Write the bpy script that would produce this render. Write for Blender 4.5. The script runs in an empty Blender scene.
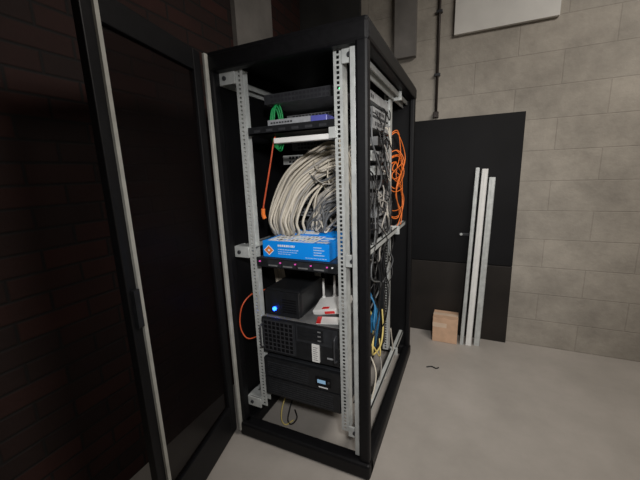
import bpy, math, random
from mathutils import Vector, Matrix
random.seed(7)
S=bpy.context.scene
COL=S.collection
# ------------------------------------------------------------ materials
def mat(name,color,rough=0.6,metal=0.0,var=0.12,scale=30,emit=None,estr=0,bump=0.0,alpha=None,trans=0,spec=.5):
    m=bpy.data.materials.new(name); m.use_nodes=True
    nt=m.node_tree; b=nt.nodes['Principled BSDF']
    b.inputs['Roughness'].default_value=rough; b.inputs['Metallic'].default_value=metal
    b.inputs['Specular IOR Level'].default_value=spec
    tc=nt.nodes.new('ShaderNodeTexCoord'); nz=nt.nodes.new('ShaderNodeTexNoise')
    nz.inputs['Scale'].default_value=scale; nz.inputs['Detail'].default_value=5
    nt.links.new(tc.outputs['Object'],nz.inputs['Vector'])
    cr=nt.nodes.new('ShaderNodeValToRGB')
    cr.color_ramp.elements[0].position=.3; cr.color_ramp.elements[1].position=.7
    cr.color_ramp.elements[0].color=[c*(1-var) for c in color]+[1]
    cr.color_ramp.elements[1].color=[min(1,c*(1+var)) for c in color]+[1]
    nt.links.new(nz.outputs['Fac'],cr.inputs['Fac']); nt.links.new(cr.outputs['Color'],b.inputs['Base Color'])
    if bump:
        bp=nt.nodes.new('ShaderNodeBump'); bp.inputs['Strength'].default_value=bump; bp.inputs['Distance'].default_value=.004
        nt.links.new(nz.outputs['Fac'],bp.inputs['Height']); nt.links.new(bp.outputs['Normal'],b.inputs['Normal'])
    if emit:
        b.inputs['Emission Color'].default_value=(*emit,1); b.inputs['Emission Strength'].default_value=estr
    if trans: b.inputs['Transmission Weight'].default_value=trans
    if alpha is not None: b.inputs['Alpha'].default_value=alpha
    return m
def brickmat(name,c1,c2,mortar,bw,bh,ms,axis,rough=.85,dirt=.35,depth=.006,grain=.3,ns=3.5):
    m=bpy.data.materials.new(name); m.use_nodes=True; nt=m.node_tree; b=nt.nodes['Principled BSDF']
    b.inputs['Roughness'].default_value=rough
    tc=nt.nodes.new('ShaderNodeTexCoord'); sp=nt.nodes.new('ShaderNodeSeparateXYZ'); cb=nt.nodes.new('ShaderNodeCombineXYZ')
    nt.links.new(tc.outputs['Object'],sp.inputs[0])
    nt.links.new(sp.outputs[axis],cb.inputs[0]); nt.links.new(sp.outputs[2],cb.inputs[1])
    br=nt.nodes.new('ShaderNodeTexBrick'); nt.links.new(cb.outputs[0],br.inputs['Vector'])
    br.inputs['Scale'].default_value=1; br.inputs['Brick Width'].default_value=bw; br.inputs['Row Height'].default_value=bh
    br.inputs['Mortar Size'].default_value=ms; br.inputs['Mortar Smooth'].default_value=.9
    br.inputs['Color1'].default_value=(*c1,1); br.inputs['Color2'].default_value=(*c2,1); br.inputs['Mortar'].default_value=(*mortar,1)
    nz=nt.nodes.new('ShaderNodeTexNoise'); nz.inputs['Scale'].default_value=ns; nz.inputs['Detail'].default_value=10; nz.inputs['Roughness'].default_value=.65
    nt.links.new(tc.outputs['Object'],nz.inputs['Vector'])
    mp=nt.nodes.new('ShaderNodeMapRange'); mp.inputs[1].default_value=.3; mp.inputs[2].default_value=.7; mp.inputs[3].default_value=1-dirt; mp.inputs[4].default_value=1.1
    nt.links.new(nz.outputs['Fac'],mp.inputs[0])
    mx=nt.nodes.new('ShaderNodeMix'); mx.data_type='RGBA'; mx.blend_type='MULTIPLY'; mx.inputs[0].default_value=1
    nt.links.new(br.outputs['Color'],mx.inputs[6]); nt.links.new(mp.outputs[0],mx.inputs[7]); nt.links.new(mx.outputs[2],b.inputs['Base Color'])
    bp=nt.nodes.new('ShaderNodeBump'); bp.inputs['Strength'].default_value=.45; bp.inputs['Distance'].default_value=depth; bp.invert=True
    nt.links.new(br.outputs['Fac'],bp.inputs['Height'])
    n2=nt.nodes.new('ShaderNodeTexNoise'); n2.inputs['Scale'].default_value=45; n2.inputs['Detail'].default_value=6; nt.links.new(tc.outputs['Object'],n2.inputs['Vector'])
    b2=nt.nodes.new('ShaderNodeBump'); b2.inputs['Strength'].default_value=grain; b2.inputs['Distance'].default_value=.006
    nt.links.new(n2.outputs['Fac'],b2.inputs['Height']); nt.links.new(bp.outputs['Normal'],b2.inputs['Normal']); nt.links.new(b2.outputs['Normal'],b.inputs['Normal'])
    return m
BLK=mat('black_powder_coat',(.005,.005,.006),.5,.0,.3,60,spec=.25)
BLK2=mat('black_plastic',(.013,.014,.016),.42,.0,.25,40,spec=.4)
BLK4=mat('charcoal_bezel',(.025,.027,.031),.42,.0,.25,40,spec=.4)
BLK3=mat('black_matte_panel',(.005,.005,.006),.6,0,.3,4,spec=.22)
BRN=mat('dark_brown_panel',(.018,.015,.013),.6,0,.3,4,spec=.3)
DGR=mat('dark_grey_steel',(.05,.052,.058),.4,.3,.2,30)
MGR=mat('mid_grey_steel',(.20,.205,.21),.45,.2,.2,30)
SIDE=mat('grey_sheet_metal_case',(.34,.35,.36),.5,0,.2,30)
DUST=mat('dusty_grey_steel_top',(.15,.15,.15),.7,0,.35,14)
GAL=mat('light_grey_zinc',(.52,.54,.53),.45,.15,.15,25)
GAS=mat('pale_gasket',(.36,.36,.33),.7,0,.15,20)
WHT=mat('white_plastic',(.80,.80,.78),.45,0,.05,20)
CWH=mat('cable_offwhite',(.60,.55,.46),.5,0,.1,20)
CGR=mat('cable_grey',(.36,.34,.31),.5,0,.1,20)
CDG=mat('cable_dark_grey',(.12,.125,.13),.5,0,.1,20)
CBK=mat('cable_black',(.010,.010,.011),.4,0,.1,20)
CGN=mat('cable_green',(.008,.34,.09),.45,0,.1,20)
COR=mat('cable_orange',(.85,.20,.03),.45,0,.1,20)
CRD=mat('cable_red',(.60,.09,.03),.45,0,.1,20)
CYE=mat('cable_yellow',(.70,.56,.18),.45,0,.1,20)
CBL=mat('cable_blue',(.02,.16,.34),.45,0,.1,20)
BOXB=mat('printed_blue_card',(.005,.30,1.0),.35,0,.05,12)
INKW=mat('ink_white',(.88,.90,.92),.5,0,.05,20)
INKL=mat('ink_pale_blue',(.45,.68,.95),.5,0,.05,20)
INKO=mat('ink_orange',(.85,.22,.03),.5,0,.05,20)
INKK=mat('ink_black',(.02,.02,.025),.5,0,.05,20)
SIL=mat('brushed_silver',(.48,.50,.53),.4,.4,.12,50)
VIO=mat('violet_blue_plastic',(.10,.11,.42),.4,0,.1,30)
REDP=mat('red_plastic',(.75,.02,.02),.4,0,.05,20)
CARD=mat('corrugated_cardboard',(.64,.42,.28),.8,0,.10,18,bump=.2)
TAPE=mat('packing_tape',(.74,.57,.43),.3,0,.08,12)
LAB=mat('white_label',(.80,.80,.78),.6,0,.04,15)
LEDR=mat('led_magenta',(.4,.02,.2),.4,emit=(1,.15,.65),estr=.5)
LEDG=mat('led_green',(.05,.4,.1),.4,emit=(.1,1,.3),estr=4)
LEDB=mat('led_blue',(.02,.08,.9),.4,emit=(.01,.07,1),estr=12)
SCR=mat('display_blue',(.1,.2,.35),.3,emit=(.40,.65,.85),estr=.35)
CONC=mat('grey_concrete',(.18,.17,.16),.85,0,.25,6,bump=.3)
SHADE=mat('painted_corner_shade',(.03,.03,.03),.85,0,.25,6,bump=.3)  # near-black colour standing in for shade in the back corner
PAINT=mat('white_painted_board',(.66,.65,.62),.7,0,.08,5)
CEIL=mat('ceiling_plaster',(.25,.24,.23),.9,0,.1,5)
PIPE=mat('brown_conduit',(.035,.026,.022),.5,.2,.1,20)
GLASS=mat('tinted_glass',(.006,.004,.004),.4,0,.1,3,alpha=.45,spec=.1)
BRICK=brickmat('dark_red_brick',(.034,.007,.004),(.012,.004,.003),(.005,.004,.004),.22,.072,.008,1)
BLOCK=brickmat('grey_painted_block',(.42,.385,.335),(.385,.355,.31),(.345,.315,.275),.50,.20,.005,0,dirt=.30,depth=.003,grain=.45,ns=5)
FLOOR=bpy.data.materials.new('smooth_screed_floor'); FLOOR.use_nodes=True
nt=FLOOR.node_tree;b=nt.nodes['Principled BSDF'];b.inputs['Roughness'].default_value=.5
tc=nt.nodes.new('ShaderNodeTexCoord')
n1=nt.nodes.new('ShaderNodeTexNoise');n1.inputs['Scale'].default_value=2.2;n1.inputs['Detail'].default_value=10;n1.inputs['Roughness'].default_value=.65
nt.links.new(tc.outputs['Object'],n1.inputs['Vector'])
c1=nt.nodes.new('ShaderNodeValToRGB');c1.color_ramp.elements[0].position=.3;c1.color_ramp.elements[1].position=.72
c1.color_ramp.elements[0].color=(.34,.315,.285,1);c1.color_ramp.elements[1].color=(.46,.425,.39,1)
nt.links.new(n1.outputs['Fac'],c1.inputs['Fac']);nt.links.new(c1.outputs['Color'],b.inputs['Base Color'])

# ------------------------------------------------------------ mesh builder
class MB:
    def __init__(s): s.v=[];s.f=[];s.m=[];s.mats=[];s.sm=[]
    def mi(s,m):
        if m not in s.mats: s.mats.append(m)
        return s.mats.index(m)
    def box(s,x0,x1,y0,y1,z0,z1,m,M=None,top=None):
        k=len(s.v)
        for x,y,z in ((x0,y0,z0),(x1,y0,z0),(x1,y1,z0),(x0,y1,z0),(x0,y0,z1),(x1,y0,z1),(x1,y1,z1),(x0,y1,z1)):
            p=Vector((x,y,z)); s.v.append(M@p if M else p)
        for i,q in enumerate(((0,3,2,1),(4,5,6,7),(0,1,5,4),(1,2,6,5),(2,3,7,6),(3,0,4,7))):
            s.f.append([k+i_ for i_ in q]); s.m.append(s.mi(top if (i==1 and top) else m)); s.sm.append(False)
        return s
    def cyl(s,p0,p1,r,m,n=16,r2=None,smooth=True):
        p0=Vector(p0);p1=Vector(p1);d=(p1-p0).normalized(); a=d.orthogonal().normalized(); c=d.cross(a); k=len(s.v)
        r2=r if r2 is None else r2
        for P,R in ((p0,r),(p1,r2)):
            for i in range(n):
                t=2*math.pi*i/n; s.v.append(P+a*math.cos(t)*R+c*math.sin(t)*R)
        mi=s.mi(m)
        for i in range(n):
            j=(i+1)%n; s.f.append([k+i,k+j,k+n+j,k+n+i]); s.m.append(mi); s.sm.append(smooth)
        s.f.append([k+i for i in reversed(range(n))]); s.f.append([k+n+i for i in range(n)]); s.m+= [mi,mi]; s.sm+=[False,False]
        return s
    def tube(s,pts,r,m,n=8,step=6):
        P=[Vector(p) for p in pts]; Q=[]
        E=[2*P[0]-P[1]]+P+[2*P[-1]-P[-2]]
        for i in range(1,len(E)-2):
            for j in range(step):
                t=j/step; a,b_,c,d=E[i-1],E[i],E[i+1],E[i+2]
                Q.append(.5*((2*b_)+(c-a)*t+(2*a-5*b_+4*c-d)*t*t+(3*b_-a-3*c+d)*t**3))
        Q.append(P[-1]); k=len(s.v); mi=s.mi(m)
        T=(Q[1]-Q[0]).normalized(); N=T.orthogonal().normalized()
        for i,q in enumerate(Q):
            t2=(Q[min(i+1,len(Q)-1)]-Q[max(i-1,0)])
            t2=t2.normalized() if t2.length>1e-9 else T
            N=(N-t2*N.dot(t2)); N=N.normalized() if N.length>1e-6 else t2.orthogonal().normalized()
            B=t2.cross(N)
            for j in range(n):
                an=2*math.pi*j/n; s.v.append(q+N*math.cos(an)*r+B*math.sin(an)*r)
            T=t2
        for i in range(len(Q)-1):
            for j in range(n):
                j2=(j+1)%n; s.f.append([k+i*n+j,k+i*n+j2,k+(i+1)*n+j2,k+(i+1)*n+j]); s.m.append(mi); s.sm.append(True)
        s.f.append([k+j for j in reversed(range(n))]); s.f.append([k+(len(Q)-1)*n+j for j in range(n)]); s.m+=[mi,mi]; s.sm+=[False,False]
        return s
    def poly(s,pts,m):
        k=len(s.v); s.v+=[Vector(p) for p in pts]; s.f.append([k+i for i in range(len(pts))]); s.m.append(s.mi(m)); s.sm.append(False); return s
    def obj(s,name,origin=(0,0,0),parent=None,bevel=0,label=None,cat=None,group=None,kind=None,rot=None):
        O=Vector(origin); me=bpy.data.meshes.new(name); me.from_pydata([tuple(v-O) for v in s.v],[],s.f)
        for m in s.mats: me.materials.append(m)
        for i,p in enumerate(me.polygons): p.material_index=s.m[i]; p.use_smooth=s.sm[i]
        me.update(); o=bpy.data.objects.new(name,me); COL.objects.link(o)
        if parent:
            o.parent=parent; o.location=O-parent.location
        else: o.location=O
        if bevel:
            b=o.modifiers.new('bevel','BEVEL'); b.width=bevel; b.segments=2; b.limit_method='ANGLE'; b.angle_limit=.6
        if rot: o.rotation_euler=rot
        if label: o['label']=label
        if cat: o['category']=cat
        if group: o['group']=group
        if kind: o['kind']=kind
        return o
def empty(name,loc,label,cat,group=None,rot=None):
    e=bpy.data.objects.new(name,None); e.empty_display_size=.05; e.location=loc; COL.objects.link(e)
    e['label']=label; e['category']=cat
    if group: e['group']=group
    if rot: e.rotation_euler=rot
    return e
# ------------------------------------------------------------ room
YW=1.50; XL=-.30
MB().box(XL-.1,3.4,-3.1,YW+.1,-.1,0,FLOOR).obj('floor',kind='structure')
MB().box(XL-.1,3.4,-3.1,YW+.1,2.95,3.05,CEIL).obj('ceiling',kind='structure')
MB().box(XL-.1,3.4,YW,YW+.1,0,2.95,BLOCK).obj('wall_back',kind='structure')
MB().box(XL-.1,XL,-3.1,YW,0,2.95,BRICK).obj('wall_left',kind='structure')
MB().box(3.3,3.4,-3.1,YW,0,2.95,BLOCK).obj('wall_right',kind='structure')
MB().box(XL-.1,3.4,-3.2,-3.1,0,2.95,BLOCK).obj('wall_front',kind='structure')
MB().box(XL,XL+.03,.58,.98,0,2.95,CONC).obj('trim_1',kind='structure')
MB().box(XL,.20,YW-.04,YW,0,2.95,SHADE).obj('corner_shade',kind='structure')  # added slab, paints the dark shading of the room corner onto the wall
MB().box(.46,.61,YW-.05,YW,2.10,2.95,CONC).obj('trim_3',kind='structure')
MB().box(.86,1.45,YW-.03,YW,2.19,2.95,PAINT).obj('trim_4',kind='structure')
e=empty('wall_conduit',(.76,YW-.012,1.66),'thin dark brown conduit running down the grey block wall','conduit')
m=MB(); m.cyl((.76,YW-.014,1.70),(.76,YW-.014,2.93),.009,PIPE); m.obj('pipe',parent=e,origin=(.76,YW-.014,1.70))
for z in (1.95,2.35,2.75): MB().box(.74,.78,YW-.026,YW,z,z+.018,DGR).obj('pipe_clip',parent=e,origin=(.76,YW,z),bevel=.002)
MB().box(.742,.778,YW-.035,YW,1.668,1.71,PIPE).obj('end_box',parent=e,origin=(.76,YW,1.67),bevel=.003)
# ------------------------------------------------------------ cabinet
W=.678;D=1.07;H=1.80
cab=empty('rack_cabinet',(W/2,D/2,0),'tall black open rack cabinet with light grey perforated rails','rack cabinet')
def part(mb,name,o=(0,0,0),bevel=0,label=None,parent=None): return mb.obj(name,origin=o,parent=parent or cab,bevel=bevel,label=label)
def post(x0,x1,y0,y1): part(MB().box(x0,x1,y0,y1,.0,H-.02,BLK),'corner_post',(x0,y0,0),.010)
post(.632,W,0,.038); post(.645,W,D-.045,D); post(0,.05,D-.06,D); post(.0,.025,0,.05)
m=MB(); m.box(0,W,0,D,H-.025,H,BLK); part(m,'roof_panel',(0,0,H),.01)
m=MB(); m.box(0,W,-.004,.05,H-.075,H-.01,BLK); m.box(W-.05,W+.004,0,D,H-.075,H-.01,BLK); m.box(0,.03,0,D,H-.075,H-.01,BLK); m.box(0,W,D-.04,D,H-.075,H-.01,BLK); part(m,'roof_frame',(0,0,H),.01)
m=MB(); m.box(0,W+.006,-.015,.05,0,.075,BLK); m.box(W-.045,W+.006,0,D,0,.075,BLK); m.box(0,.05,0,D,0,.075,BLK); m.box(0,W,D-.05,D,0,.075,BLK); part(m,'plinth',(0,0,0),.012)
part(MB().box(.0,.006,.03,D-.02,.07,H-.07,BLK3),'side_panel',(0,0,0))
part(MB().box(.05,.645,D-.025,D-.01,.07,H-.07,BLK3),'rear_panel',(0,D,0))
part(MB().box(-.002,.012,-.022,-.002,.03,H-.01,GAS),'hinge_strip',(0,0,0),.003,'pale grey vertical edge strip')
part(MB().box(.608,.628,.02,.035,.08,H-.08,GAL),'inner_edge_strip',(.6,0,0),.002,'light grey vertical strip')
def rail(x0,x1,y0,zb,zt,web,name='mounting_rail'):
    m=MB(); w=x1-x0; t=.003; hw=.011; cx=(x0+x1)/2; yb=y0+t
    m.box(x0,cx-hw/2,y0,yb,zb,zt,GAL); m.box(cx+hw/2,x1,y0,yb,zb,zt,GAL)
    p=.0168; z=zb; m.box(cx-hw/2,cx+hw/2,y0,yb,zb,zb+.01,GAL); z=zb+.01
    while z+p<zt:
        m.box(cx-hw/2,cx+hw/2,y0,yb,z+.0105,z+p,GAL); z+=p
    m.box(cx-hw/2,cx+hw/2,y0,yb,z,zt,GAL)
    if web=='L': m.box(x0,x0+t,yb,yb+.045,zb,zt,GAL); m.box(x0,x1-.012,yb+.045,yb+.048,zb,zt,GAL)
    else: m.box(x1-t,x1,yb,yb+.045,zb,zt,GAL); m.box(x0+.012,x1,yb+.045,yb+.048,zb,zt,GAL)
    return part(m,name,(x0,y0,zb))
rail(.102,.136,.050,.16,1.735,'L'); rail(.536,.570,.050,.16,1.735,'R')
rail(.102,.136,.72,.20,1.715,'L'); rail(.562,.595,.72,.20,1.715,'R')
for z in (1.70,.955,.165):
    m=MB(); m.box(.02,.102,.042,.050,z-.022,z+.028,GAL); m.box(.02,.028,.050,.12,z-.022,z+.028,GAL); m.box(.02,.13,.053,.10,z+.026,z+.029,GAL)
    m.cyl((.05,.036,z+.003),(.05,.043,z+.003),.009,DGR); part(m,'rail_bracket',(.02,.04,z),.0015)
    m=MB(); m.box(.570,.632,.042,.050,z-.022,z+.028,GAL); m.box(.62,.628,.05,.12,z-.022,z+.028,GAL)
    m.cyl((.60,.036,z+.003),(.60,.043,z+.003),.009,DGR); part(m,'rail_bracket',(.6,.04,z),.0015)
    for x in (.012,.600):
        m=MB(); m.box(x,x+.006,.05,D-.03,z-.02,z+.02,GAL); m.box(x,x+.032,.05,D-.03,z+.017,z+.02,GAL); m.box(x+.026,x+.032,.05,D-.03,z-.004,z+.02,GAL)
        part(m,'depth_bar',(x,.05,z))
    m=MB(); m.box(.595,.645,.77,.778,z-.022,z+.028,GAL); part(m,'rail_bracket',(.6,.77,z),.0015)
    m=MB(); m.box(.02,.10,.77,.778,z-.022,z+.028,GAL); part(m,'rail_bracket',(.05,.77,z),.0015)
for z in (.24,.47):
    m=MB(); m.box(.128,.150,.058,.77,z-.006,z-.001,DGR); m.box(.128,.131,.10,.77,z-.006,z+.03,DGR); part(m,'support_angle',(.13,.06,z))
    m=MB(); m.box(.520,.545,.058,.77,z-.006,z-.001,DGR); m.box(.536,.539,.10,.77,z-.006,z+.03,DGR); part(m,'support_angle',(.53,.06,z))
# door
a=math.radians(12.5)
dm=Matrix(((math.sin(a),math.cos(a),0,0),(-math.cos(a),math.sin(a),0,0),(0,0,1,0),(0,0,0,1)))
dm=Matrix.Translation((-.004,-.024,0))@dm
dp=MB()
dl=.535; z0=.045; z1=H-.005
dp.box(.0,.05,-.03,-.004,z0,z1,BLK,dm); dp.box(dl-.05,dl,-.03,-.004,z0,z1,BLK,dm); dp.box(.05,dl-.05,-.03,-.004,z0,z0+.16,BLK,dm); dp.box(.05,dl-.05,-.03,-.004,z1-.08,z1,BLK,dm)
door=part(dp,'door',(0,-.02,0),.003,'black framed tinted glass door standing open')
def dpart(mb,name,label=None):
    o=mb.obj(name,parent=None); o.parent=door; o.location=Vector((0,0,0))-Vector((0,-.02,0)); 
    if label:o['label']=label
    return o
dpart(MB().box(.045,dl-.045,-.020,-.015,z0+.15,z1-.07,GLASS,dm),'glass_pane','dark tinted glass')
dpart(MB().box(dl-.050,dl-.036,-.004,.004,z0+.01,z1-.01,GAS,dm),'edge_strip','pale grey edge strip')
m=MB(); m.box(dl-.034,dl-.012,-.004,.008,.86,.98,BLK2,dm); dpart(m,'lock_case')
# ------------------------------------------------------------ black sheet panel against wall
e=empty('metal_side_panel',(.75,YW-.03,0),'large matte black metal panel standing against the block wall','panel')
o=MB().box(.15,1.32,YW-.034,YW-.006,.60,1.655,BLK3).obj('upper_sheet',origin=(.75,YW-.03,.6),parent=e,bevel=.004)
o=MB().box(.15,1.32,YW-.034,YW-.006,0,.596,BRN).obj('lower_sheet',origin=(.75,YW-.03,0),parent=e,bevel=.004); o['label']='dark brown grey lower sheet'
m=MB(); m.box(.955,1.03,YW-.046,YW-.034,.812,.832,DGR); m.cyl((.972,YW-.050,.822),(.972,YW-.036,.822),.010,GAL); m.obj('latch',origin=(.98,YW-.04,.82),parent=e,bevel=.003,label='small grey latch')
# ------------------------------------------------------------ cardboard box
cx0,cx1,cy0,cy1,ch=.808,.985,1.310,1.455,.195
e=empty('cardboard_box',((cx0+cx1)/2,(cy0+cy1)/2,0),'small brown cardboard box closed on top beside the black panel','box')
m=MB(); m.box(cx0,cx1,cy0,cy1,0,ch,CARD); m.obj('carton_body',origin=((cx0+cx1)/2,(cy0+cy1)/2,0),parent=e,bevel=.003)
ym=(cy0+cy1)/2
m=MB(); m.box(cx0,cx1,cy0,ym-.001,ch,ch+.003,CARD); m.obj('top_flap',origin=(cx0,cy0,ch),parent=e)
m=MB(); m.box(cx0,cx1,ym+.001,cy1,ch,ch+.003,CARD); m.obj('top_flap',origin=(cx0,cy1,ch),parent=e)
m=MB(); m.box(cx0-.001,cx1+.001,ym-.022,ym+.022,ch+.003,ch+.004,TAPE); m.box(cx1,cx1+.001,ym-.022,ym+.022,ch-.06,ch+.004,TAPE); m.box(cx0,cx0+.10,cy0-.001,cy0,ch*.62,ch*.80,TAPE); m.obj('packing_tape',origin=(cx0,ym,ch),parent=e)
# ------------------------------------------------------------ leaning channels
def loose(x,h,w,lean,M_,roll=.012):
    m=MB()
    m.box(0,w,0,.003,0,h,M_); m.box(0,.003,0,.028,0,h,M_); m.box(w-.003,w,0,.028,0,h,M_)
    m.box(w*.42,w*.58,-.002,0,.02,h-.02,M_)
    y0=YW-.037-math.sin(lean)*h-.032
    o=m.obj('loose_metal_rail',label='pale grey metal channel leaning upright on the black panel',cat='metal rail',group='loose rails leaning on the black panel')
    o.location=(x,y0,0.0); o.rotation_euler=(-lean,roll,0)
    return o
loose(1.004,1.31,.026,.085,GAL,.030); loose(1.044,1.30,.040,.080,WHT,.030); loose(1.100,1.24,.040,.07,GAL,.025)
# ------------------------------------------------------------ top shelf and things
XA,XB=.140,.530
e=empty('rack_shelf',(.335,.06,1.470),'black steel rack shelf between the rails','shelf')
m=MB(); m.box(XA,XB,.056,.50,1.468,1.474,BLK); m.box(XA,XB,.056,.060,1.468,1.500,BLK2); m.box(XA,XA+.003,.06,.5,1.474,1.50,BLK); m.box(XB-.003,XB,.06,.5,1.474,1.50,BLK)
for i in range(6): m.box(.17+i*.06,.20+i*.06,.0545,.056,1.478,1.488,DGR)
m.obj('tray',origin=(.335,.06,1.47),parent=e)
e=empty('network_appliance',(.37,.09,1.474),'slim silver grey device with a violet end on the upper shelf','network device')
m=MB(); m.box(.235,.43,.064,.22,1.475,1.522,SIL)
for i in range(8): m.box(.25+i*.013,.259+i*.013,.062,.064,1.507,1.513,DGR)
m.obj('housing',origin=(.37,.09,1.474),parent=e)
m=MB(); m.box(.43,.50,.064,.22,1.475,1.522,VIO); m.obj('end_cap',origin=(.46,.09,1.474),parent=e,bevel=.004,label='violet blue end cap')
e=empty('blanking_strip',(.41,.05,1.43),'white plastic blanking strip fixed below the upper shelf','strip')
m=MB(); m.box(.27,.525,.044,.075,1.428,1.448,WHT); m.obj('strip_body',origin=(.41,.05,1.43),parent=e,bevel=.002)
m=MB(); m.box(.515,.545,.040,.056,1.430,1.470,GAL); m.obj('strip_clip',origin=(.53,.05,1.43),parent=e,bevel=.001,label='grey metal clip')
# ------------------------------------------------------------ 1U server and box
e=empty('rack_server',(.335,.06,.897),'thin black rack server with small magenta lights','server')
m=MB(); m.box(XA,XB,.060,.62,.897,.938,DGR); m.obj('chassis',origin=(.335,.06,.897),parent=e,bevel=.002)
m=MB(); m.box(XA-.002,XB+.002,.048,.060,.896,.939,BLK2); m.obj('front_panel',origin=(.335,.05,.897),parent=e,bevel=.002)
for i in range(4):
    x=.20+i*.075
    m=MB(); m.box(x,x+.066,.045,.048,.902,.933,BLK4); m.box(x+.004,x+.05,.0435,.045,.905,.911,MGR); m.obj('drive_bay',origin=(x,.045,.9),parent=e)
for x,c in ((.155,LEDR),(.262,LEDR),(.337,LEDR),(.412,LEDR),(.486,LEDR),(.510,INKW)):
    m=MB(); m.box(x,x+.006,.042,.0485,.920,.925,c); m.obj('indicator_light',origin=(x,.044,.92),parent=e)
bx0,bx1,by0,by1,bz0,bz1=.165,.492,.066,.225,.940,1.014
e=empty('product_box',((bx0+bx1)/2,(by0+by1)/2,bz0),'bright blue printed cardboard product box on the thin server','box')
m=MB(); m.box(bx0,bx1,by0,by1,bz0,bz1,BOXB); m.obj('carton_body',origin=(bx0,by0,bz0),parent=e,bevel=.0015)
y=by0-.0008
def dia(m,cx,cz,rx,rz,mt,yy): m.poly([(cx-rx,yy,cz),(cx,yy,cz-rz),(cx+rx,yy,cz),(cx,yy,cz+rz)],mt)
m=MB(); dia(m,.198,.972,.027,.024,INKW,y); dia(m,.198,.972,.022,.019,INKO,y-.0004); dia(m,.198,.972,.008,.007,INKW,y-.0008); m.obj('diamond_logo',origin=(.198,y,.972),parent=e,label='orange and white diamond logo')
m=MB()
random.seed(3)
for row,(z,h,xs,xe,mt) in enumerate(((.991,.009,.245,.33,INKW),(.976,.004,.245,.35,INKL),(.966,.003,.245,.34,INKL),(.957,.003,.245,.31,INKL),(.948,.003,.38,.48,INKL))):
    x=xs
    while x<xe:
        w=random.uniform(.004,.012); m.box(x,min(x+w,xe),y,by0,z,z+h,mt); x+=w+.003
for k in range(4): m.box(.42,.42+.05-.012*(k%2),y,by0,.962+k*.011,.966+k*.011,INKL)
m.obj('front_print',origin=(bx0,by0,bz0),parent=e)
m=MB(); zt=bz1+.0006
m.box(bx0+.02,bx0+.25,by0+.012,by1-.010,bz1,zt,INKW)
for i in range(11):
    for q in range(3):
        xx=bx0+.03+i*.020; yy=by0+.02+q*.045+random.uniform(0,.012); m.box(xx,xx+random.uniform(.006,.014),yy,yy+random.uniform(.012,.03),zt,zt+.0004,(DGR,MGR,BOXB,INKL)[random.randrange(4)])
m.box(bx0+.26,bx1-.015,by0+.02,by0+.04,bz1,zt,INKW); m.box(bx0+.26,bx1-.03,by0+.06,by0+.075,bz1,zt,INKW); m.box(bx0+.26,bx1-.02,by0+.10,by0+.13,bz1,zt,INKL)
m.obj('top_print',origin=(bx0,by0,bz1),parent=e)
m=MB(); M=Matrix.Translation((0,by1,bz1))@Matrix.Rotation(math.radians(14),4,'X'); m.box(bx0+.004,bx1-.004,-.0,.06,0,.002,BOXB,M); m.box(bx0+.03,bx0+.20,.012,.045,.002,.0026,INKW,M); m.obj('open_flap',origin=(bx0,by1,bz1),parent=e,label='raised blue top flap')
# ------------------------------------------------------------ 4U server
e=empty('rack_server',(.335,.06,.47),'large black rack server case with grille front and white label','server')
m=MB(); m.box(XA,XB,.062,.56,.470,.648,BLK4,top=DUST); m.obj('chassis',origin=(.335,.06,.47),parent=e,bevel=.003)
m=MB(); m.box(XA,XB,.050,.062,.471,.647,BLK2); m.box(XA+.004,XA+.180,.046,.050,.480,.642,BLK4); m.box(XA+.185,XB-.004,.046,.050,.560,.642,BLK4); m.obj('front_bezel',origin=(.335,.05,.47),parent=e)
m=MB(); m.box(XA+.010,XA+.172,.0455,.0465,.484,.638,BLK)
for i in range(8): m.box(XA+.010+i*.0225,XA+.0145+i*.0225,.043,.046,.484,.638,DGR)
for j in range(8): m.box(XA+.010,XA+.172,.0435,.046,.484+j*.0214,.4885+j*.0214,DGR)
m.obj('grille',origin=(XA,.046,.5),parent=e)
for j in range(3):
    z=.575+j*.021; m=MB(); m.box(XA+.195,XA+.32,.043,.046,z,z+.017,BLK2); m.box(XA+.295,XA+.31,.0415,.043,z+.005,z+.011,MGR); m.obj('drive_bay',origin=(XA+.2,.045,z),parent=e)
m=MB(); m.box(.405,.440,.041,.0505,.478,.562,LAB)
for k in range(7): m.box(.412,.433-.004*(k%2),.0405,.041,.487+k*.010,.489+k*.010,INKK)
m.obj('label_sticker',origin=(.43,.05,.5),parent=e,label='white paper label')
for x in (XA+.002,XB-.016):
    m=MB(); m.tube([(x+.007,.05,.50),(x+.007,.025,.505),(x+.007,.02,.53),(x+.007,.02,.59),(x+.007,.025,.615),(x+.007,.05,.62)],.004,DGR); m.obj('handle',origin=(x,.05,.5),parent=e)
m=MB(); m.box(.475,.510,.048,.0505,.50,.507,SIL); m.obj('badge',origin=(.49,.05,.5),parent=e)
# ------------------------------------------------------------ rack UPS
e=empty('backup_power_unit',(.335,.06,.24),'black rack mounted backup power unit with small blue display','power unit')
m=MB(); m.box(XA,XB,.066,.62,.240,.440,BLK4); m.obj('chassis',origin=(.335,.06,.24),parent=e,bevel=.004)
m=MB(); m.box(XA-.001,XB+.001,.046,.066,.242,.336,BLK2); m.box(XA-.001,XB+.001,.046,.066,.342,.438,BLK2)
for k in range(7): m.box(XA+.02,XA+.24,.0445,.046,.350+k*.011,.355+k*.011,BLK4)
for k in range(7): m.box(XA+.02,XA+.36,.0445,.046,.252+k*.011,.257+k*.011,BLK4)
m.obj('front_bezel',origin=(.335,.05,.24),parent=e)
m=MB(); m.box(.415,.49,.0435,.046,.362,.405,BLK); m.box(.425,.465,.0425,.0436,.375,.392,SCR); m.cyl((.48,.042,.385),(.48,.046,.385),.006,DGR); m.obj('display_panel',origin=(.45,.045,.37),parent=e,label='small lit bluish display')
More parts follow.
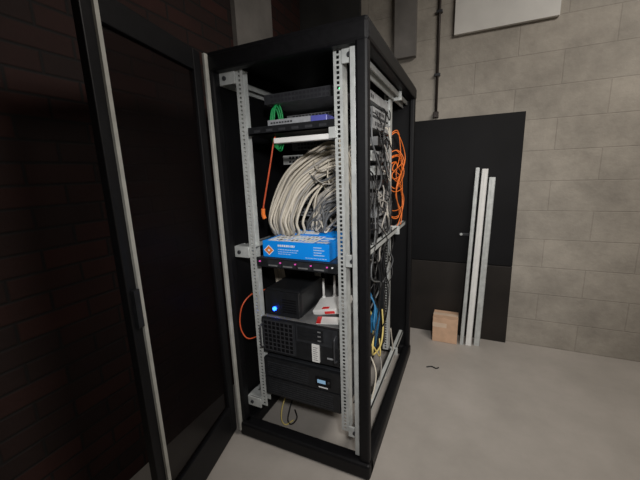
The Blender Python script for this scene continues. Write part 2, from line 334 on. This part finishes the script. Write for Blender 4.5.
m=MB(); m.box(.43,.475,.0445,.046,.352,.357,INKW); m.obj('badge',origin=(.45,.045,.35),parent=e,label='small white badge')
# ------------------------------------------------------------ small UPS on 4U
e=empty('backup_power_unit',(.245,.1,.65),'small black backup power box with glowing blue button','power unit')
m=MB(); m.box(.145,.335,.085,.34,.649,.780,BLK2); m.obj('casing',origin=(.245,.1,.65),parent=e,bevel=.014)
m=MB(); m.box(.151,.329,.075,.092,.656,.774,BLK2)
for k in range(6): m.box(.245,.318,.073,.076,.675+k*.012,.680+k*.012,BLK)
m.obj('front_cover',origin=(.245,.08,.65),parent=e)
m=MB(); m.cyl((.203,.076,.688),(.203,.066,.688),.009,LEDB); m.obj('power_button',origin=(.205,.07,.688),parent=e,label='glowing blue round button')
# ------------------------------------------------------------ white router
e=empty('wireless_router',(.44,.20,.652),'white wireless router with antennas and red trim on the server case','router')
M=Matrix.Translation((.440,.215,.682))@Matrix.Rotation(math.radians(-12),4,'Y')@Matrix.Rotation(math.radians(12),4,'X')
m=MB(); m.box(-.085,.085,-.06,.06,-.014,.014,WHT,M); m.obj('body',origin=(.44,.2,.66),parent=e,bevel=.006)
for x,l in ((-.07,.115),(-.01,.125),(.05,.11)):
    m=MB(); p0=M@Vector((x,.055,.0)); m.cyl(p0,p0+Vector((.004,-.01,l)),.0065,WHT,n=12,r2=.005); m.cyl(p0-Vector((0,0,.008)),p0+Vector((0,0,.02)),.009,WHT,n=12); m.obj('antenna',origin=p0,parent=e)
m=MB(); m.box(-.02,.03,-.0625,-.0595,-.006,.006,REDP,M); m.box(-.035,.0,-.05,-.035,.014,.0155,REDP,M); m.obj('trim_stripe',origin=(.45,.12,.66),parent=e,label='red trim')
e=empty('leaflet',(.43,.12,.65),'white leaflet with red edge lying on the server case','paper')
M2=Matrix.Translation((.455,.115,.6495))@Matrix.Rotation(.3,4,'Z')
m=MB(); m.box(-.05,.05,-.035,.035,0,.002,WHT,M2); m.obj('sheet',origin=(.44,.115,.65),parent=e)
m=MB(); m.box(-.05,-.030,-.035,.035,.002,.0026,REDP,M2); m.obj('printed_band',origin=(.44,.115,.65),parent=e,label='red band')
# ------------------------------------------------------------ network gear (rear)
def switch(z,h,y0,y1,body,front,leds,label,x0=XA,x1=.585,group=None,nports=20):
    e=empty('network_switch',((x0+x1)/2,y0,z),label,'network switch',group)
    m=MB(); m.box(x0,x1,y0+.006,y1,z,z+h,body)
    for k in range(6): m.box(x1,x1+.0008,y0+.05+k*.03,y0+.068+k*.03,z+h*.3,z+h*.7,INKK)
    m.obj('chassis',origin=((x0+x1)/2,y0,z),parent=e)
    m=MB(); m.box(x0-.004,x1,y0,y0+.006,z,z+h,front); p=(x1-x0-.08)/nports
    for i in range(nports):
        for k in (0,1): m.box(x0+.03+i*p,x0+.03+i*p+p*.7,y0-.0015,y0+.001,z+.006+k*h*.45,z+.006+k*h*.45+h*.26,INKK)
    m.obj('front_panel',origin=((x0+x1)/2,y0,z),parent=e)
    for x in leds:
        m=MB(); m.box(x,x+.007,y0-.003,y0+.001,z+h*.45,z+h*.45+.007,LEDG); m.obj('indicator_light',origin=(x,y0,z),parent=e)
    return e
switch(1.615,.042,.20,.715,SIDE,DGR,(.50,.522),'dark grey network switch with green lights near the cabinet roof')
switch(1.560,.035,.40,.715,SIDE,MGR,(),'grey metal network switch below the cabinet roof')
for z,h,y0,b_,f_,l_ in ((1.495,.044,.34,SIDE,MGR,()),(1.425,.040,.44,BLK2,MGR,(.50,)),(1.352,.044,.34,SIDE,GAL,()),(1.285,.044,.44,SIDE,GAL,()),(1.222,.036,.40,BLK4,MGR,()),(1.150,.050,.38,SIDE,MGR,(.45,)),(1.080,.040,.42,SIDE,SIL,()),(.99,.05,.46,SIDE,BLK2,())):
    switch(z,h,y0,.715,b_,f_,l_,'grey metal network unit behind the cable bundle' if b_==SIDE else 'black network unit behind the cable bundle',x1=.598)
# ------------------------------------------------------------ cables
def cable(name,pts,r,m_,label,group=None,plug=None,n=8,step=8):
    m=MB(); m.tube(pts,r,m_,n,step)
    if plug:
        for P,Q in ((pts[0],pts[1]),(pts[-1],pts[-2])):
            P=Vector(P);Q=Vector(Q);d=(Q-P).normalized(); m.cyl(P-d*.004,P+d*.018,r*1.7,plug,n=8)
    return m.obj(name,origin=pts[0],label=label,cat='cable',group=group)
R_=random.Random(11)
for i in range(42):
    u=(i%7)/6; v=(i//7)/5
    j=lambda s:R_.uniform(-s,s)
    off=(u-.5)*.12; of2=(v-.5)*.08
    w_=.7 if i%4 else 2.2
    fan=R_.uniform(0,.09) if i%3==0 else 0
    # quarter-arc from upper right (rear) down to the left (front)
    pts=[(.53+j(.02),.42+j(.03),1.41-.09*u-fan+j(.012))]
    for q in range(1,7):
        t=q/6.0; ang=t*math.pi*.46
        R1=.31-off*1.0-fan*.55
        x=.505-R1*math.sin(ang)+j(.004)*w_; z=1.415-.31+R1*math.cos(ang)*1.0+j(.004)*w_-.02
        if t>.7: z-= (t-.7)*.10
        yy=.36-.16*t+of2*(.6+.4*t)+j(.005)*w_
        pts.append((x,yy,z))
    lx=pts[-1][0]
    pts+=[(lx-.004+j(.004),.22+of2*.8,1.03),
         (.165+off*.7+j(.005),.27+of2*.6,.98),
         (.085+off*.2+j(.005),.31+of2*.5,.88),
         (.080+off*.25+j(.005),.34+of2*.4,.70),
         (.080+off*.25+j(.006),.36+of2*.4,.35+j(.04))]
    c=CGR if i%5==3 else CWH
    cable('network_cable',pts,R_.choice((.0052,.0062,.0072)),c,'off-white network cable in the thick arching bundle' if c is CWH else 'light grey network cable in the thick arching bundle','pale network cables of the arching bundle',step=6)
for i in range(26):
    j=lambda s:R_.uniform(-s,s)
    z0_=R_.uniform(1.12,1.33)
    pts=[(.53+j(.015),.36+j(.03),z0_+j(.03)),(.49+j(.02),.28+j(.03),z0_-.01+j(.02)),(.43+j(.03),.25+j(.03),z0_-.05+j(.03)),
         (.38+j(.03),.25+j(.03),z0_-.12),(.35+j(.05),.27+j(.03),1.06+j(.02)),(.32+j(.06),.33,1.0),(.28+j(.06),.37,.97)]
    c=[CGR,CDG,CDG,CWH,CGR][i%5]
    cable('network_cable',pts,R_.choice((.0045,.0062)),c,{'cable_grey':'grey','cable_offwhite':'off-white','cable_dark_grey':'dark grey'}[c.name]+' network cable sweeping loosely behind the blue box','loose network cables behind the blue box')
lab={'cable_grey':'grey patch lead','cable_offwhite':'off-white patch lead','cable_dark_grey':'dark grey patch lead','cable_black':'black patch lead'}
k=0
for z,ys in ((1.445,.435),(1.37,.335),(1.305,.435),(1.24,.395),(1.17,.375),(1.10,.415)):
    for i in range(7):
        x=.29+i*.04+R_.uniform(-.015,.015); dr=R_.uniform(.03,.09); ex=R_.uniform(.44,.53)
        c=[CGR,CDG,CWH,CGR,CWH,CGR,CDG][(i+k)%7]
        pts=[(x,ys,z),(x-.003,ys-.035,z-.003),(x+R_.uniform(-.02,.03),ys-.09+R_.uniform(-.03,.03),z-dr),((x+ex)/2,ys-.10+R_.uniform(-.04,.04),z-dr*1.4),(ex,ys-.09+R_.uniform(-.03,.03),z-.02-dr*.5),(.57,ys-.06+R_.uniform(-.05,.04),z+R_.uniform(-.12,.04))]
        cable('patch_lead',pts,R_.choice((.003,.0038,.0045)),c,lab[c.name]+' plugged into the network units','patch leads of the network units',plug=c)
    k+=1
for i in range(6):
    x=.50+R_.uniform(-.02,.02); y=.16+i*.02
    pts=[(.47,.32,1.46-.01*i),(x,y,1.43-.01*i),(.53+R_.uniform(-.01,.01),y,1.32),(.55,y+.02,1.18),(.558+R_.uniform(-.01,.01),y+.02,1.05-.03*i),(.556,y+.05,.85)]
    cable('network_cable',pts,.0042,CWH,'white network cable hanging beside the perforated rail','white cables beside the rail')
for i in range(14):
    y=.12+i*.042; z1_=R_.uniform(1.15,1.62); z2=R_.uniform(.55,.95) if i%3 else R_.uniform(.25,.5)
    pts=[(.56,y+.05,z1_),(.606+R_.uniform(-.004,.01),y,z1_-.03)]
    n=7
    for q in range(1,n): pts.append((.614+R_.uniform(-.008,.022),y+R_.uniform(-.09,.09)+.01,z1_+(z2-z1_)*q/n+R_.uniform(-.03,.03)))
    pts.append((.57 if z2<.9 else .606,y,z2))
    c=[CBK,CGR,CBK,CBK,CDG,CBK,CBK][i%7]
    nm={'cable_black':'black','cable_grey':'grey','cable_offwhite':'white','cable_dark_grey':'dark grey'}[c.name]
    cable('hanging_cable',pts,R_.choice((.0025,.0036)),c,nm+' cable hanging in the tangle beside the rear rail','cables tangled beside the rear rail')
for i in range(14):
    z=1.60-i*.042; y=R_.uniform(.30,.60); dy=R_.uniform(.06,.16); c=[CBK,CBK,CWH,CBK,CGR][i%5]
    pts=[(.600,y,z),(.616,y+.01,z-.01),(.624+R_.uniform(-.004,.012),y+dy*.5,z-R_.uniform(.03,.10)),(.616,y+dy,z-.02+R_.uniform(-.03,.03)),(.606,y+dy+.02,z+.01)]
    cable('patch_lead',pts,.003,c,{'cable_black':'short black','cable_grey':'short grey','cable_offwhite':'short white'}[c.name]+' lead looping at the open cabinet side','short leads at the open side')
for i in range(9):
    z1_=R_.uniform(1.33,1.54); y=.82+R_.uniform(-.06,.10); zb=R_.uniform(.98,1.28)
    pts=[(.55,.735,z1_-.04),(.58,.80,z1_-.01),(.615,y,z1_),(.63+R_.uniform(-.02,.02),y+R_.uniform(-.08,.10),z1_-(z1_-zb)*.3),(.615+R_.uniform(-.02,.02),y+R_.uniform(-.13,.08),z1_-(z1_-zb)*.65),(.63+R_.uniform(-.01,.01),y+R_.uniform(-.07,.07),zb),(.60,.80,zb-.02),(.56,.735,zb+.05)]
    cable('fibre_cable',pts,.0027,COR,'thin orange fibre cable looping at the rear rail','orange fibre cables at the rear rail')
for i in range(3):
    r=.088+.008*i; pts=[]
    for q in range(15):
        t=2*math.pi*q/14; pts.append((.175+.012*math.cos(t)+.007*i,.22+.022*math.cos(t)+.004*i,1.515+r*math.sin(t)))
    cable('green_cable',pts,.0042,CGN,'coiled bright green network cable near the cabinet roof','coiled green cables')
cable('red_cable',[(.245,.10,1.465),(.240,.085,1.42),(.225,.08,1.35),(.200,.08,1.26),(.180,.085,1.20),(.165,.09,1.155)],.0036,CRD,'red orange cable hanging below the upper shelf')
cable('red_cable',[(.165,.09,1.155),(.162,.092,1.13),(.166,.095,1.11)],.009,COR,'short orange connector end on the red cable')
cable('red_cable',[(.10,.16,.74),(.07,.09,.74),(.045,.04,.70),(.035,.02,.63),(.045,.015,.57),(.07,.03,.53),(.095,.10,.52)],.0032,CRD,'red orange cable looping out beside the lower rail')
cable('yellow_cable',[(.56,.40,.62),(.605,.34,.56),(.622,.26,.47),(.615,.30,.41),(.622,.42,.40),(.615,.50,.46),(.60,.54,.55)],.0045,CYE,'yellow cable sagging low inside the cabinet')
cable('yellow_cable',[(.56,.30,.50),(.61,.32,.44),(.622,.38,.36),(.61,.46,.33),(.59,.52,.38)],.004,CYE,'short yellow cable sagging low inside the cabinet')
for i in range(3): cable('blue_cable',[(.56,.36+.02*i,.72),(.61,.34,.66),(.622,.28+.045*i,.58),(.614,.34+.02*i,.50),(.59,.42,.42-.02*i)],.0045,CBL,'blue cable hanging low beside the rack units','blue cables low in the cabinet')
e=empty('media_converter',(.585,.36,.50),'small blue plastic network box hanging among the cables','network device')
m=MB(); Mb=Matrix.Translation((.605,.36,.565))@Matrix.Rotation(.25,4,'X'); m.box(-.014,.014,-.055,.055,-.035,.035,CBL,Mb); m.obj('housing',origin=(.6,.4,.545),parent=e,bevel=.003)
m=MB(); m.box(.014,.0148,-.035,.01,-.02,.015,MGR,Mb); m.obj('sticker',origin=(.6,.4,.545),parent=e,label='grey sticker')
for i in range(2):
    pts=[(.56,.35+.05*i,.42),(.605+R_.uniform(0,.02),.32+.12*i,.30),(.61,.26+.16*i,.16),(.56,.30+.1*i,.012),(.50+R_.uniform(-.03,.03),.45+.05*i,.008),(.54,.6+.04*i,.008),(.59,.70,.02),(.62,.75,.15),(.61,.72,.35)]
    cable('white_cable',pts,.004,[CWH,CGR][i%2],['white','grey'][i%2]+' cable trailing on the floor inside the cabinet','pale cables on the cabinet floor')
cable('black_cable',[(.16,.30,.10),(.165,.22,.04),(.18,.16,.006),(.215,.14,.006),(.22,.19,.006),(.18,.24,.006)],.004,CBK,'black cable lying on the floor under the power unit')
cable('yellow_cable',[(.15,.26,.14),(.155,.17,.10),(.16,.13,.04),(.185,.125,.006),(.21,.17,.006)],.0035,CYE,'yellow cable hanging to the floor under the power unit')
cable('black_cable',[(.81,.93,.004),(.84,.945,.005),(.87,.935,.004),(.885,.95,.004)],.004,CBK,'short black cable stub lying on the open floor')
e=empty('socket_strip',(.585,.36,.60),'black vertical socket strip with round outlets','power strip')
m=MB(); m.box(.560,.595,.60,.64,.30,.90,BLK2); m.obj('housing',origin=(.585,.6,.5),parent=e,bevel=.004)
for q in range(8): 
    m=MB(); m.cyl((.595,.62,.34+q*.07),(.598,.62,.34+q*.07),.016,DGR); m.obj('socket',origin=(.595,.62,.34+q*.07),parent=e)
# ------------------------------------------------------------ lights
def area(loc,tgt,size,en,col,name):
    l=bpy.data.lights.new(name,'AREA'); l.shape='RECTANGLE'; l.size=size[0]; l.size_y=size[1]; l.energy=en; l.color=col
    o=bpy.data.objects.new(name,l); COL.objects.link(o); o.location=loc
    o.rotation_euler=(Vector(tgt)-Vector(loc)).to_track_quat('-Z','Y').to_euler()
area((2.0,-.1,2.85),(1.75,.1,0),(1.2,.3),40,(1,.94,.87),'ceiling_light')
l=bpy.data.lights.new('camera_fill','SPOT'); l.energy=105; l.color=(1,.98,.96); l.spot_size=math.radians(74); l.spot_blend=1; l.shadow_soft_size=.08  # added fill spot near the camera to brighten the rack, no real fixture
o=bpy.data.objects.new('camera_fill',l); COL.objects.link(o); o.location=(1.25,-1.35,1.75); o.rotation_euler=(Vector((.58,.5,.90))-o.location).to_track_quat('-Z','Y').to_euler()
w=bpy.data.worlds.new('world'); S.world=w; w.use_nodes=True; w.node_tree.nodes['Background'].inputs[0].default_value=(.5,.55,.6,1); w.node_tree.nodes['Background'].inputs[1].default_value=.01
S.view_settings.view_transform='Standard'
# ------------------------------------------------------------ camera
yaw,pit,rol=.432,.204,-.035
f=Vector((-math.sin(yaw)*math.cos(pit),math.cos(yaw)*math.cos(pit),-math.sin(pit))); r=Vector((math.cos(yaw),math.sin(yaw),0)); u=r.cross(f)
r2=r*math.cos(rol)+u*math.sin(rol); u2=-r*math.sin(rol)+u*math.cos(rol)
cd=bpy.data.cameras.new('camera'); co=bpy.data.objects.new('camera',cd); COL.objects.link(co)
cd.sensor_width=36; cd.lens=321.5/640*36; cd.clip_start=.02
M=Matrix.Identity(4)
for i in range(3): M[i][0]=r2[i]; M[i][1]=u2[i]; M[i][2]=-f[i]; M[i][3]=(.999,-1.12,1.302)[i]
co.matrix_world=M
S.camera=co
